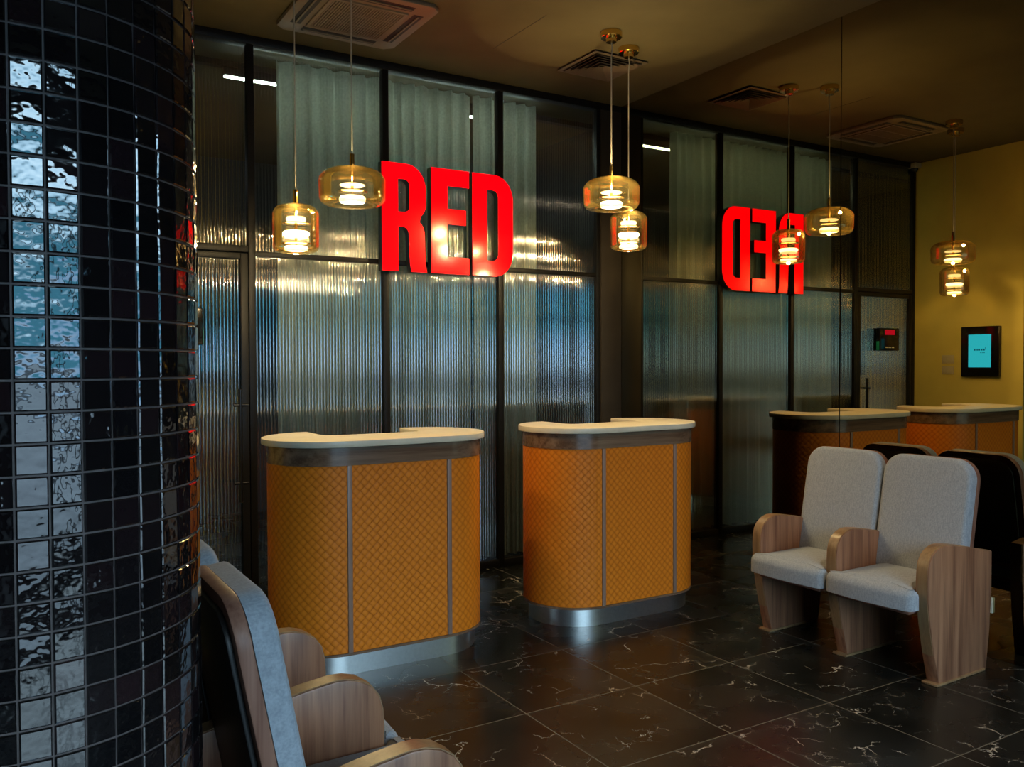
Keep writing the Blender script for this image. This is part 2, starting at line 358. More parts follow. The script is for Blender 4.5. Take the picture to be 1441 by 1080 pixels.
for i, (xa, xb) in enumerate(bays):
    w = struct(empty('window_%d' % (i+1), (0, 0, 0)))
    pane(xa+.022, xb-(.022 if i else .03), .055, HR-.017, w); pane(xa+.022, xb-(.022 if i else .03), HR+.017, FT, w)
    MB().rbox(xa-.022, xa+.022, -.03, .03, .0, FT, .003).build('mullion', M['frame'], w)
    mb = MB(); mb.rbox(xa+.0225, xb-.0225, -.022, .022, HR-.017, HR+.017, .002); mb.build('rail', M['frame'], w)
    MB().rbox(xa+.0225, xb-.0225, -.03, .03, 0, .055, .003).build('sill_rail', M['frame'], w)
    if i == 0: MB().rbox(-PP-.03, -PP+.005, -.03, .03, 0, FT, .003).build('jamb', M['frame'], w)
# head beam and corner panel
struct(MB().rbox(WL, -.001, -.04, .05, FT, H-.001, .003).build('trim_1', M['frame']))
struct(MB().rbox(-PP+.006, -.001, -.045, .05, 0, FT-.001, .003).build('trim_2', M['pillar']))
# door bay
D = struct(empty('door_1', (0, 0, 0)))
DL = WL+.05; DR = X3-.022
MB().rbox(WL+.001, DL, -.03, .03, 0, FT, .003).build('door_jamb', M['frame'], D)
MB().rbox(DL, DR, -.03, .03, 2.235, 2.275, .003).build('door_header', M['frame'], D)
mb = MB(); y0, y1 = -.028, .018
mb.rbox(DL+.004, DL+.05, y0, y1, .012, 2.228, .003); mb.rbox(DR-.05, DR-.004, y0, y1, .012, 2.228, .003)
mb.rbox(DL+.0505, DR-.0505, y0, y1, 2.19, 2.228, .003); mb.rbox(DL+.0505, DR-.0505, y0, y1, .012, .09, .003)
mb.build('door_leaf_frame', M['frame'], D)
pane(DL+.05, DR-.05, .09, 2.19, D, nm='door_pane'); pane(DL, DR, 2.275, FT, D, nm='transom_pane')
hb = MB(); hx = DR-.075
hb.tube([(hx, -.09, .66), (hx, -.09, 1.37)], .0125, 12)
for z in (.78, 1.27): hb.tube([(hx, -.09, z), (hx, -.026, z)], .009, 10); hb.tube([(hx-.04, -.09, z), (hx+.045, -.09, z)], .009, 10)
hb.build('pull_handle', M['metal_dark'], D)
sg = empty('access_reader', (-3.43, -.032, 1.76))
tag(sg, 'small black access reader with a red light fixed on the fluted glass door', 'card reader')
MB().rbox(-.16, .16, -.04, .0, -.115, .115, .008).build('housing', M['screen_frame'], sg)
MB().rbox(-.08, .075, -.0425, -.0402, .045, .095, .001).build('indicator_light', M['led_red'], sg)
mb = MB()
for k, wd in enumerate((.018, .010, .020, .014, .018, .012)): mb.box(-.07+k*.024, -.07+k*.024+wd, -.0415, -.0402, -.088, -.076)
mb.build('printed_line', M['print'], sg)
mb = MB(); mb.box(.161, .1625, -.036, -.004, -.11, -.02); mb.build('side_reflection', M['green'], sg)  # teal reflection on the black housing, put in as a coloured strip

# curtains
def curtain(x0, x1, y, label, seed, z0=.05):
    rnd = random.Random(seed); n = int((x1-x0)/.008); ph = [rnd.uniform(0, 6.28) for _ in range(6)]
    zs = [z0, .6, 1.2, 1.8, 2.4, 3.0, 3.53]; vs = []; fs = []
    for j, z in enumerate(zs):
        am = .6+.4*(1-z/3.5)
        for i in range(n+1):
            x = x0+(x1-x0)*i/n; s = (x-x0)
            yy = y + am*(.040*math.sin(s*58+2.2*math.sin(s*5+ph[0])+ph[1]) + .012*math.sin(s*113+ph[2]+.5*z) + .008*math.sin(s*23+ph[3]+.7*z))
            vs.append((x+.006*math.sin(z*1.3+s*9+ph[4]), yy, z))
    for j in range(len(zs)-1):
        for i in range(n): a = j*(n+1)+i; fs.append((a, a+1, a+n+2, a+n+1))
    o = MB().add(vs, fs, 0, True).build('curtain', M['curtain']); tag(o, label, 'curtain', 'pale curtains behind the fluted glass'); return o
curtain(-2.76, -1.284, .130, 'pale grey curtain behind the fluted glass, the wide one behind the R and E letters', 3)
curtain(-1.272, -.70, .130, 'narrow pale grey curtain behind the fluted glass, nearest the corner with the mirror', 5)

# ------------------------------------------------------------------ RED letters
def letter(name, loops, x, label):
    cu = bpy.data.curves.new(name, 'CURVE'); cu.dimensions = '2D'; cu.fill_mode = 'BOTH'; cu.extrude = .030; cu.bevel_depth = .002
    for lp in loops:
        s = cu.splines.new('POLY'); s.points.add(len(lp)-1)
        for p, (u, v) in zip(s.points, lp): p.co = (u, v, 0, 1)
        s.use_cyclic_u = True
    tmp = bpy.data.objects.new('tmp', cu); COL.objects.link(tmp)
    me = bpy.data.meshes.new_from_object(tmp.evaluated_get(bpy.context.evaluated_depsgraph_get()))
    bpy.data.objects.remove(tmp)
    root = empty(name, (x, -.068, 2.165)); tag(root, label, 'sign letter', 'lit red sign letters')
    bm = bmesh.new(); bm.from_mesh(me)
    for v in bm.verts: v.co = Vector((v.co.x, -v.co.z, v.co.y))
    bmesh.ops.recalc_face_normals(bm, faces=bm.faces)
    front = bm.copy()
    bmesh.ops.delete(front, geom=[f for f in front.faces if f.normal.y > -.5], context='FACES')
    bmesh.ops.delete(bm, geom=[f for f in bm.faces if f.normal.y <= -.5], context='FACES')
    for b, nm, mt in ((front, 'letter_face', M['red']), (bm, 'letter_return', M['letter_side'])):
        m2 = bpy.data.meshes.new(nm); b.to_mesh(m2); b.free(); m2.materials.clear(); m2.materials.append(mt)
        for p in m2.polygons: p.material_index = 0
        o = bpy.data.objects.new(nm, m2); COL.objects.link(o); o.parent = root
    for z in (.06, .62): MB().box(.03, .05, .034, .062, z, z+.02).build('standoff', M['frame'], root)
    return root
# outlines in metres (0..w, 0..h)
h = .735
def rnd_corner(cx, cy, rx, ry, a0, a1, n=10): return [(cx+rx*math.cos(math.radians(a0+(a1-a0)*k/n)), cy+ry*math.sin(math.radians(a0+(a1-a0)*k/n))) for k in range(n+1)]
R_out = [(0, 0), (.125, 0), (.125, .305)] + [(.155, .305)] + rnd_corner(.165, .25, .05, .055, 90, 0, 5) + [(.222, .06), (.232, 0), (.357, 0), (.345, .06), (.340, .25)] + rnd_corner(.255, .26, .085, .095, 0, 60, 4) \
    + rnd_corner(.235, .47, .115, .11, -50, 0, 4) + rnd_corner(.195, .565, .155, .17, 0, 90, 10) + [(0, h)]
R_in = rnd_corner(.175, .445, .045, .04, -90, 0, 5) + rnd_corner(.175, .585, .045, .045, 0, 90, 5) + [(.125, .63), (.125, .405)]
E_out = [(0, 0), (.312, 0), (.312, .115), (.13, .115), (.13, .325), (.285, .325), (.285, .435), (.13, .435), (.13, .62), (.312, .62), (.312, h), (0, h)]
D_out = [(0, 0), (.17, 0)] + rnd_corner(.19, .175, .165, .175, -90, 0, 10) + rnd_corner(.19, .56, .165, .175, 0, 90, 10) + [(0, h)]
E_out = [(u, {.325: .35, .435: .455}.get(v, v)) for u, v in E_out]
sc_ = lambda lp, k: [(u*k, v) for u, v in lp]
D_in = rnd_corner(.175, .16, .05, .05, -90, 0, 5) + rnd_corner(.175, .575, .05, .05, 0, 90, 5) + [(.125, .625), (.125, .11)]
letter('sign_letter', [sc_(R_out, .93), sc_(R_in[::-1], .93)], -2.101, 'large glowing red capital R mounted on the glass wall')
letter('sign_letter', [sc_(E_out, .955)], -1.731, 'large glowing red capital E mounted on the glass wall')
letter('sign_letter', [sc_(D_out, .95), sc_(D_in[::-1], .95)], -1.403, 'large glowing red capital D mounted on the glass wall')

# ------------------------------------------------------------------ pendants
def pendant(kind, x, y, ztop, label, upw=7):
    wide = kind == 'wide'; R = .1773 if wide else .1216; hh = .195 if wide else .255
    root = empty('pendant_lamp', (x, y, ztop)); tag(root, label, 'pendant lamp', 'amber glass pendants on long cables')
    ro = .070 if wide else .055; rb = .045 if wide else .035; tr = R*.45
    prof = [(.022, 0), (tr, -.002)]
    for k in range(1, 11):
        a = PI/2*k/10; prof.append((tr+(R-tr)*math.sin(a), -(.002+ro*(1-math.cos(a)))))
    for k in range(0, 9):
        a = PI/2*k/8; prof.append((R*.985-rb*(1-math.cos(a)), -(hh-rb)-rb*math.sin(a)))
    prof.append((R*.60, -hh-.001))
    inner = [(max(r-.004, .018), z-(.004 if i < 8 else 0)) for i, (r, z) in enumerate(prof)][::-1]
    inner[0] = (R*.60, -hh+.003)
    MB().lathe(prof+inner, 56, closed=True).build('glass_shade', M['amber'], root)
    b = MB(); b.lathe([(.0, .078), (.012, .078), (.0125, 0.075), (.0125, .002), (.026, .001), (.026, -.008), (.009, -.012), (.009, -hh*.42), (0, -hh*.42)], 24); b.build('brass_stem', M['brass'], root)
    rd = .070
    if wide: discs = [(-.085, .008, 'led_soft', .066), (-.120, .006, 'brass', .078), (-.150, .030, 'led', rd)]
    else: discs = [(-.068, .022, 'led_soft', .052), (-.100, .008, 'brass', .075), (-.145, .022, 'led', rd), (-.172, .008, 'led_soft', .062), (-.205, .008, 'brass', .078), (-.224, .020, 'led', .062)]
    for z, t, mt, r in discs:
        MB().lathe([(0, z), (r*.9, z), (r, z-t*.3), (r, z-t*.7), (r*.92, z-t), (0, z-t)], 36).build({'led': 'led_diffuser', 'led_soft': 'led_ring', 'brass': 'reflector_ring'}[mt], M[mt], root)
    MB().lathe([(0, -hh*.421), (.008, -hh*.421), (.008, -.13 if wide else -.235), (0, -.13 if wide else -.235)], 12).build('lamp_core', M['brass'], root)
    cz = H-ztop
    pts = [(0, 0, .07), (0, 0, cz*.5), (.0, 0, cz-.16), (.006, 0, cz-.10), (0, 0, cz-.045)]
    MB().tube(pts, .0042 if wide else .0036, 8).build('cable', M['cable'], root)
    MB().lathe([(0, cz-.0005), (.066, cz-.0005), (.068, cz-.004), (.068, cz-.034), (.064, cz-.038), (.034, cz-.040), (.032, cz-.064), (.0, cz-.066)], 40).build('ceiling_canopy', M['brass'], root)
    ld = bpy.data.lights.new('lamp_glow', 'POINT'); ld.energy = 25 if wide else 20; ld.color = (1., .74, .36); ld.shadow_soft_size = .012
    lo = bpy.data.objects.new('lamp_glow', ld); lo.location = (0, 0, -.187 if wide else -.250); COL.objects.link(lo); lo.parent = root
    lu = bpy.data.lights.new('lamp_uplight', 'POINT'); lu.energy = upw; lu.color = (1., .74, .34); lu.shadow_soft_size = .01
    lo = bpy.data.objects.new('lamp_uplight', lu); lo.location = (-.03, -.075, -.04); COL.objects.link(lo); lo.parent = root
pendant('tall', -2.983, -1.029, 2.3766, 'tall narrow amber glass pendant, lower lamp of the pair left of the red letters')
pendant('wide', -2.7211, -1.1752, 2.5681, 'wide flat amber glass pendant touching the left edge of the letter R')
pendant('wide', -1.0311, -1.2393, 2.6875, 'wide flat amber glass pendant, upper lamp of the pair beside the mirror corner', 24)
pendant('tall', -.767, -1.0833, 2.529, 'tall narrow amber glass pendant, lower lamp of the pair beside the mirror corner')

# ------------------------------------------------------------------ ceiling units
def cassette(x, y, s, label):
    r = empty('air_conditioner', (x, y, H)); tag(r, label, 'air conditioner'); a = s/2
    def sq(q, c): return [(-q+c, -q), (q-c, -q), (q, -q+c), (q, q-c), (q-c, q), (-q+c, q), (-q, q-c), (-q, -q+c)]
    MB().prism(sq(a, .05), -.0005, -.028, lambda u, v, w: (u, v, w), bev=.006).build('panel', M['ac_white'], r)
    g = a*.56; mb = MB()
    mb.box(-g, g, -g, g, -.0295, -.0285)
    mb.build('grille_backing', M['ac_dark'], r)
    mb = MB(); n = 26
    for k in range(n): xx = -g+2*g*(k+.5)/n; mb.box(xx-.0045, xx+.0045, -g, g, -.036, -.0297)
    for yy in (-g*.34, g*.34): mb.box(-g, g, yy-.005, yy+.005, -.037, -.0362)
    mb.build('intake_grille', M['ac_white'], r)
    mb = MB(); mb.box(-g-.02, g+.02, -g-.02, -g-.0005, -.038, -.0285); mb.box(-g-.02, g+.02, g+.0005, g+.02, -.038, -.0285); mb.box(-g-.02, -g-.0005, -g, g, -.038, -.0285); mb.box(g+.0005, g+.02, -g, g, -.038, -.0285)
    mb.build('grille_frame', M['ac_white'], r)
    for k in range(4):
        f = MB(); q0 = a*.70; q1 = a*.86; f.prism([(-a*.62, q0), (a*.62, q0), (a*.62, q1), (-a*.62, q1)], -.0285, -.0300, lambda u, v, w: (u, v, w))
        o = f.build('air_slot', M['ac_dark'], r); o.rotation_euler = (0, 0, k*PI/2)
        f = MB(); f.prism([(-a*.60, q0+.028), (a*.60, q0+.028), (a*.60, q0+.038), (-a*.60, q0+.038)], -.0315, -.0365, lambda u, v, w: (u, v, w))
        o = f.build('air_flap', M['ac_white'], r); o.rotation_euler = (0, 0, k*PI/2)
cassette(-2.50, -.68, .76, 'square cassette air conditioner set in the brown ceiling above the left counter')
def diffuser(x, y, s):
    r = empty('ceiling_vent', (x, y, H)); tag(r, 'small square louvred ceiling vent behind the brass canopies', 'vent'); 
    MB().box(-s/2+.02, s/2-.02, -s/2+.02, s/2-.02, -.004, -.0005).build('duct_backing', M['ac_dark'], r)
    def ring(q, w, z0, z1):
        m = MB(); zz = [(q, z0), (q-w, z1)]
        o0 = [(q, q), (-q, q), (-q, -q), (q, -q)]; p = q-w; o1 = [(p, p), (-p, p), (-p, -p), (p, -p)]
        vs = [(a, b, z0) for a, b in o0]+[(a, b, z1) for a, b in o1]+[(a, b, z0-.003) for a, b in o0]+[(a, b, z1-.003) for a, b in o1]
        fs = []
        for k in range(4):
            l = (k+1) % 4; fs += [(k, l, 4+l, 4+k), (8+k, 12+k, 12+l, 8+l), (k, 8+k, 8+l, l), (4+k, 4+l, 12+l, 12+k)]
        return m.add(vs, fs)
    ring(s/2, .028, -.012, -.012).build('rim', M['vent'], r)
    for k in range(5): ring(s/2-.032-k*.036, .030, -.022, -.006).build('louvre', M['vent'], r)
diffuser(-.72, -.735, .45)
# hatch seam on the ceiling
o = MB().box(-1.527, -1.523, -1.25, -.62, H-.0015, H-.0002).build('trim_3', M['ac_dark']); struct(o)

# ------------------------------------------------------------------ reception counters
def stadium(hw, r, yf, n=22):
    """front-facing D outline, going from the left rear tip round the front to the right rear tip"""
    cx = hw-r; pts = []
    return cx
def path(hw, r, n=20):
    """centre line of the counter front: left rear -> left end -> front -> right end -> right rear. origin at front centre, y>0 is towards the wall"""
    c = hw-r; pts = [(-c+.0*r, 2*r)]
    pts = [(-c+r*math.cos(math.radians(a)), r+r*math.sin(math.radians(a))) for a in [90+180*k/n for k in range(n+1)]]
    pts += [(c+r*math.cos(math.radians(a)), r+r*math.sin(math.radians(a))) for a in [-90+180*k/n for k in range(n+1)]]
    return pts
def counter(x, label):
    root = empty('reception_counter', (x, -1.60, 0)); tag(root, label, 'reception counter', 'curved reception counters before the glass wall')
    HW = .575; Rr = .305; c = HW-Rr; TIP = 105      # body
    def band(r0, r1, z0, z1, nm, mt, arcd=90, x0=None, x1=None, seg=40, uvm=False, which='all', bev=0):
        """wall following the D shape between radii r1 (inner) and r0 (outer)"""
        pts = []
        la = [(-c, Rr, a) for a in [90+ (180)*k/seg for k in range(seg+1)]]; ra = [(c, Rr, a) for a in [-90+180*k/seg for k in range(seg+1)]]
        if which == 'left': seq = la
        elif which == 'right': seq = ra
        elif which == 'mid': seq = [la[-1], ra[0]]
        else: seq = la+ra
        out = [(cx+r0*math.cos(math.radians(a)), cy+r0*math.sin(math.radians(a))) for cx, cy, a in seq]
        inn = [(cx+r1*math.cos(math.radians(a)), cy+r1*math.sin(math.radians(a))) for cx, cy, a in seq]
        m = MB(); n = len(seq); vs = []; uvs = []; s = 0
        for i in range(n):
            if i: s += math.hypot(out[i][0]-out[i-1][0], out[i][1]-out[i-1][1])
            for (px, py), z in ((out[i], z0), (out[i], z1), (inn[i], z0), (inn[i], z1)): vs.append((px, py, z)); uvs.append((s, z))
        fs = []
        for i in range(n-1):
            a = i*4; b = a+4; fs += [(a, b, b+1, a+1), (a+2, a+3, b+3, b+2), (a+1, b+1, b+3, a+3), (a, a+2, b+2, b)]
        fs += [(0, 1, 3, 2), ((n-1)*4, (n-1)*4+2, (n-1)*4+3, (n-1)*4+1)]
        m.add(vs, fs, 0, True, uvs if uvm else None); return m.build(nm, mt, root)
    band(Rr-.032, Rr-.05, 0, .105, 'kick_plate', M['steel'])
    band(Rr-.012, Rr-.035, .105, 1.12, 'carcass', M['walnut'])
    band(Rr+.004, Rr-.0115, .1055, .118, 'bottom_trim', M['walnut_band'])
    band(Rr, Rr-.0115, .119, 1.032, 'woven_panel', M['weave'], uvm=True, which='left')
    band(Rr, Rr-.0115, .119, 1.032, 'woven_panel', M['weave'], uvm=True, which='right')
    o = MB(); w = c-.013
    o.add([(-w, Rr-Rr, .119), (w, 0, .119), (w, 0, 1.032), (-w, 0, 1.032), (-w, .0115, .119), (w, .0115, .119), (w, .0115, 1.032), (-w, .0115, 1.032)],
          [(0,1,2,3), (5,4,7,6), (0,4,5,1), (3,2,6,7), (0,3,7,4), (1,5,6,2)], 0, False, [(-w, .119), (w, .119), (w, 1.032), (-w, 1.032)]*2)
    o.build('woven_panel', M['weave'], root)
    for sx in (-1, 1):
        MB().rbox(sx*c-.0125, sx*c+.0125, -.007, .011, .119, 1.032, .003).build('post', M['post'], root)
        MB().rbox(sx*c-.009*0-(.004 if sx>0 else .016)-.0, sx*c+(.016 if sx>0 else .004), 2*Rr-.036, 2*Rr+.004, .106, 1.118, .003).build('end_trim', M['walnut_edge'], root)
    band(Rr+.004, Rr-.0115, 1.033, 1.122, 'top_band', M['walnut_band'])
    # U-shaped worktop
    R2 = Rr+.028; c2 = c; n = 28
    out = [(-c2+R2*math.cos(math.radians(a)), Rr+R2*math.sin(math.radians(a))) for a in [90+180*k/n for k in range(n+1)]] + \
          [(c2+R2*math.cos(math.radians(a)), Rr+R2*math.sin(math.radians(a))) for a in [-90+180*k/n for k in range(n+1)]]
    ti = c2+.005; fy = .33   # inner cut-out
    yb = Rr+R2
    out[0] = (-ti, yb); out[-1] = (ti, yb)
    out += [(ti, fy+.10)] + [(ti-.06*(1-math.cos(math.radians(a)))*1.0, fy+.06-.06*math.sin(math.radians(a))) for a in (0, 30, 60, 90)] + [(-ti+.06*(1-math.cos(math.radians(a))), fy+.06-.06*math.sin(math.radians(a))) for a in (90, 60, 30, 0)] + [(-ti, fy+.10)]
    top = MB()
    bm = bmesh.new(); vb = [bm.verts.new((u, v, 1.1225)) for u, v in out]; f = bm.faces.new(vb)
    r_ = bmesh.ops.extrude_face_region(bm, geom=[f]); 
    for g in r_['geom']:
        if isinstance(g, bmesh.types.BMVert): g.co.z = 1.155
    bmesh.ops.recalc_face_normals(bm, faces=bm.faces)
    ed = [e for e in bm.edges if abs(e.verts[0].co.z-e.verts[1].co.z) < 1e-6]
    bmesh.ops.bevel(bm, geom=ed, offset=.005, segments=2, profile=.5, affect='EDGES')
    big = [f for f in bm.faces if len(f.verts) > 6]; bmesh.ops.triangulate(bm, faces=big)
    bm.verts.index_update()
    top.add([v.co[:] for v in bm.verts], [[v.index for v in f.verts] for f in bm.faces], 0, True); bm.free()
    top.build('worktop', M['stone'], root)
    MB().rbox(-c-.02, c+.02, .06, 2*Rr-.12, .72, .74, .003).build('inner_shelf', M['walnut'], root)
    return root
counter(-2.637, 'curved tan woven-leather counter with cream top standing nearer the door, behind the foreground seats')
counter(-1.097, 'curved tan woven-leather counter with cream top standing nearer the mirror, below the right pendant pair')

# ------------------------------------------------------------------ cinema seat pairs
def arm_outline():
    """side view (x forward, z up) of the walnut arm panel"""
    pts = [(.205, .02), (.10, .60)]
    pts = [(.575, .0), (.17, .0), (.14, .20), (.125, .40), (.125, .602)]
    pts += [(.20, .616), (.32, .645), (.45, .668), (.53, .678)]
    pts += [(.565, .676), (.602, .665), (.636, .642), (.658, .61), (.668, .57), (.671, .52), (.668, .42), (.650, .30), (.615, .15)]
    pts = [(u, v*.967) for u, v in pts]
    return pts[::-1]
def rrect(w, z0, z1, rt, rb, n=8):
    a = w/2
    return arc(a-rt, z1-rt, rt, 0, 90, n)+arc(-a+rt, z1-rt, rt, 90, 180, n)+arc(-a+rb, z0+rb, rb, 180, 270, 4)+arc(a-rb, z0+rb, rb, 270, 360, 4)
def pillow(outline, fn, thick, edge, levels=7, bulge=.012):
    """closed cushion: flat rear, rounded rim and softly domed face. fn(u,v,w) places it, w grows towards the sitter"""
    loops = [(outline, 0.0)]
    cur = [(0, thick-edge)] + [(edge*(1-math.cos(PI/2*k/5)), thick-edge+edge*math.sin(PI/2*k/5)) for k in range(1, 6)]
    loops += [(inset(outline, d) if d else outline, w) for d, w in cur]
    base = inset(outline, edge); cx = sum(p[0] for p in base)/len(base); cy = sum(p[1] for p in base)/len(base)
    for k in range(1, levels+1):
        t = k/(levels+.6); loops.append(([(p[0]+(cx-p[0])*t, p[1]+(cy-p[1])*t) for p in base], thick+bulge*(1-(1-t)**2)))
    n = len(outline); vs = [fn(u, v, w) for lo, w in loops for u, v in lo]; fs = []
    for i in range(len(loops)-1):
        for k in range(n):
            l = (k+1) % n; fs.append((i*n+k, i*n+l, (i+1)*n+l, (i+1)*n+k))
    fs.append(tuple(range(n))[::-1]); fs.append(tuple((len(loops)-1)*n+k for k in range(n)))
    return MB().add(vs, fs, 0, True)
PITCH = .495
def seat_pair(loc, rz, label):
    root = empty('cinema_seat_pair', loc, rz); tag(root, label, 'cinema seats', 'pairs of upholstered cinema seats')
    ao = arm_outline()
    for k in (-1, 0, 1):
        y = k*PITCH
        a = MB().prism(ao, y-.032, y+.032, lambda u, v, w: (u, w, v+.002), bev=.005).build('arm_panel', M['walnut'], root)
        # light edge banding round the front of the panel
        e = MB(); seq = ao[:14]; vs = []; fs = []
        ins = inset(ao, -.0025)
        for (u, v) in ins[:15]: vs += [(u, y-.026, v+.002), (u, y+.026, v+.002)]
        for (u, v) in ao[:15]: vs += [(u, y-.026, v+.002), (u, y+.026, v+.002)]
        q = 15
        for i in range(q-1): fs += [(2*i, 2*i+1, 2*i+3, 2*i+2), (2*q+2*i, 2*q+2*i+2, 2*q+2*i+3, 2*q+2*i+1), (2*i, 2*i+2, 2*q+2*i+2, 2*q+2*i), (2*i+1, 2*q+2*i+1, 2*q+2*i+3, 2*i+3)]
        e.add(vs, fs, 0, True).build('edge_band', M['walnut_edge'], a)
        MB().rbox(.19, .605, y-.040, y+.040, 0, .012, .003).build('foot_plate', M['walnut_edge'], a)
    for k in (-.5, .5):
        y = k*PITCH
        # seat cushion, wider in front of the arms
        g = PITCH/2-.034; wv = PITCH/2-.003
        plan = [(.26, -g), (.690, -g), (.704, -g-.004), (.708, -wv+.012), (.716, -wv)]
        plan += arc(.725, -wv+.045, .045, -90, 0, 5)
        plan = [(.26, -g), (.680, -g), (.6835, -wv+.006), (.689, -wv)] + arc(.700, -wv+.045, .045, -90, -10, 5)
        plan += [(.752, -.10), (.756, 0)]
        plan = plan + [(u, -v) for u, v in plan[::-1][1:]]
        def sf(u, v, w, y=y): 
            return (u, y+v, .362+w + .012*math.sin(max(0, min(1, (u-.26)/.5))*PI))
        pillow(plan, sf, .098, .038, 7, .010).build('seat_cushion', M['fabric'], root)
        MB().rbox(.27, .70, y-g+.012, y+g-.012, .335, .3615, .006).build('seat_pan', M['shell'], root)
        MB().rbox(.30, .34, y-g+.001, y+g-.001, .28, .334, .004).build('seat_beam', M['black_shell'], root)
        # backrest, reclined
        def bf(u, v, w, y=y):
            t = v-.62; x = .250-t*.20+.08*t*t; s = math.sin(math.radians(12))
            return (x+w*.945, y+u, v+w*s*.6 - .0*u)
        out = rrect(.480, .435, 1.035, .105, .03, 9)
        bk = pillow(out, lambda u, v, w, f=bf: f(u, v, w+.000), .062, .022, 7, .010).build('backrest', M['fabric'], root)
        sh = rrect(.482, .42, 1.038, .107, .035, 9)
        sm = MB(); sm.prism(sh, -.001, -.036, lambda u, v, w, f=bf: f(u, v, w), bev=.004); sm.build('backrest_shell', M['shell'], bk)
        sh2 = rrect(.424, .45, 1.010, .085, .04, 9)
        sm = MB(); sm.prism(sh2, -.0365, -.050, lambda u, v, w, f=bf: f(u, v, w), bev=.003); sm.build('rear_cover', M['black_shell'], bk)
    return root
seat_pair((-.028, -2.628, 0), PI+math.radians(1.5), 'pair of pale grey upholstered walnut cinema seats standing against the mirror wall')
seat_pair((-4.125, -3.295, 0), 0, 'pair of pale grey walnut cinema seats in the left foreground, backs to the mosaic column')

# ------------------------------------------------------------------ mosaic column
def column():
    cx, cy, R = -4.349, -3.705, .322; n = 41; rows = 72; th = 2*PI/n; t0 = None
    root = empty('mosaic_column', (cx, cy, 0)); tag(root, 'round column clad in small dark mirror mosaic tiles at the left edge', 'column')
    MB().lathe([(0, 0), (R-.004, 0), (R-.004, H-.001), (0, H-.001)], 82).build('column_core', M['grout'], root)
    # phase from the photograph: a joint lies .333 rad inside the right-hand outline
    al = math.acos(R/math.hypot(-4.3869-cx, -5.5631-cy)); a0 = math.atan2(-5.5631-cy, -4.3869-cx)
    ph = a0+al-.333
    rnd = random.Random(11); m = MB(); s = H/rows
    for i in range(n):
        for j in range(rows):
            a = ph+(i+.5)*th; z = (j+.5)*s
            er = Vector((math.cos(a), math.sin(a), 0)); et = Vector((-math.sin(a), math.cos(a), 0)); ez = Vector((0, 0, 1))
            c = er*(R-.0035)+ez*z; hw = R*th/2-.0018; hz = s/2-.0018
            tx = rnd.gauss(0, .017); tz = rnd.gauss(0, .018)
            def P(u, v, w): return c+et*u+ez*v+er*(w+tx*u+tz*v)
            vs = []
            for q, w in ((0, 0), (0, .0022), (.0022, .0040)):
                for su, sv in ((-1,-1), (1,-1), (1,1), (-1,1)): vs.append(P(su*(hw-q), sv*(hz-q), w))
            fs = [(0,1,5,4), (1,2,6,5), (2,3,7,6), (3,0,4,7), (4,5,9,8), (5,6,10,9), (6,7,11,10), (7,4,8,11), (8,9,10,11)]
            m.add(vs, fs, 0, False, [(i+.5, j+.5)]*12)
    m.build('mosaic_tiles', M['mosaic'], root)
column()

# ------------------------------------------------------------------ things on the ochre wall (seen in the mirror)
sx = WL
r = empty('wall_display', (sx, -.748, 1.63)); tag(r, 'black framed portrait display with a bright blue screen on the ochre wall', 'screen')
MB().rbox(.001, .045, -.19, .19, -.245, .245, .006).build('bezel', M['screen_frame'], r)
MB().box(.0452, .047, -.112, .112, -.155, .165).build('screen', M['screen'], r)
mb = MB(); mb.box(.0472, .0476, -.060, -.056, .015, .045)
for k, wd in enumerate((.018, .014, .02, .012, .016)): mb.box(.0472, .0476, -.052+k*.023, -.052+k*.023+wd, .008, .026)
for k, wd in enumerate((.01, .008, .012)): mb.box(.0472, .0476, -.052+k*.016, -.052+k*.016+wd, -.016, -.008)
mb.build('screen_text', M['screen_ink'], r)
for i, z in enumerate((1.555, 1.445)):
    s = empty('light_switch', (sx, -.40, z)); tag(s, ('upper' if i == 0 else 'lower') + ' of two cream light switch plates beside the blue wall display', 'light switch', 'switch plates beside the display')
    MB().rbox(.0005, .010, -.063, .063, -.042, .042, .003).build('switch_plate', M['switch'], s)
    for k in (-1, 1): MB().rbox(.0102, .015, k*.03-.022, k*.03+.022, -.026, .026, .002).build('rocker', M['switch'], s)
s = empty('security_camera', (sx, -.05, 3.545)); tag(s, 'small white security camera high in the corner above the glass wall', 'security camera')
MB().rbox(.0005, .11, -.045, .045, -.005, .05, .012).build('camera_housing', M['switch'], s)
MB().lathe([(0, -.004), (.036, -.006), (.036, -.02), (.026, -.042), (0, -.052)], 24, (.06, 0, 0)).build('camera_dome', M['screen_frame'], s)
s = empty('wall_socket', (0, -3.045, .275)); tag(s, 'small pale socket low on the mirror behind the nearest arm panel', 'socket')
MB().rbox(-.012, -.0005, -.045, .045, -.04, .04, .003).build('socket_plate', M['switch'], s)
MB().lathe([(0, 0), (.02, 0), (.02, .003), (0, .003)], 20).build('socket_well', M['ac_dark'], s).matrix_local = Matrix.Translation((-.0125, 0, 0)) @ Matrix.Rotation(-PI/2, 4, 'Y')

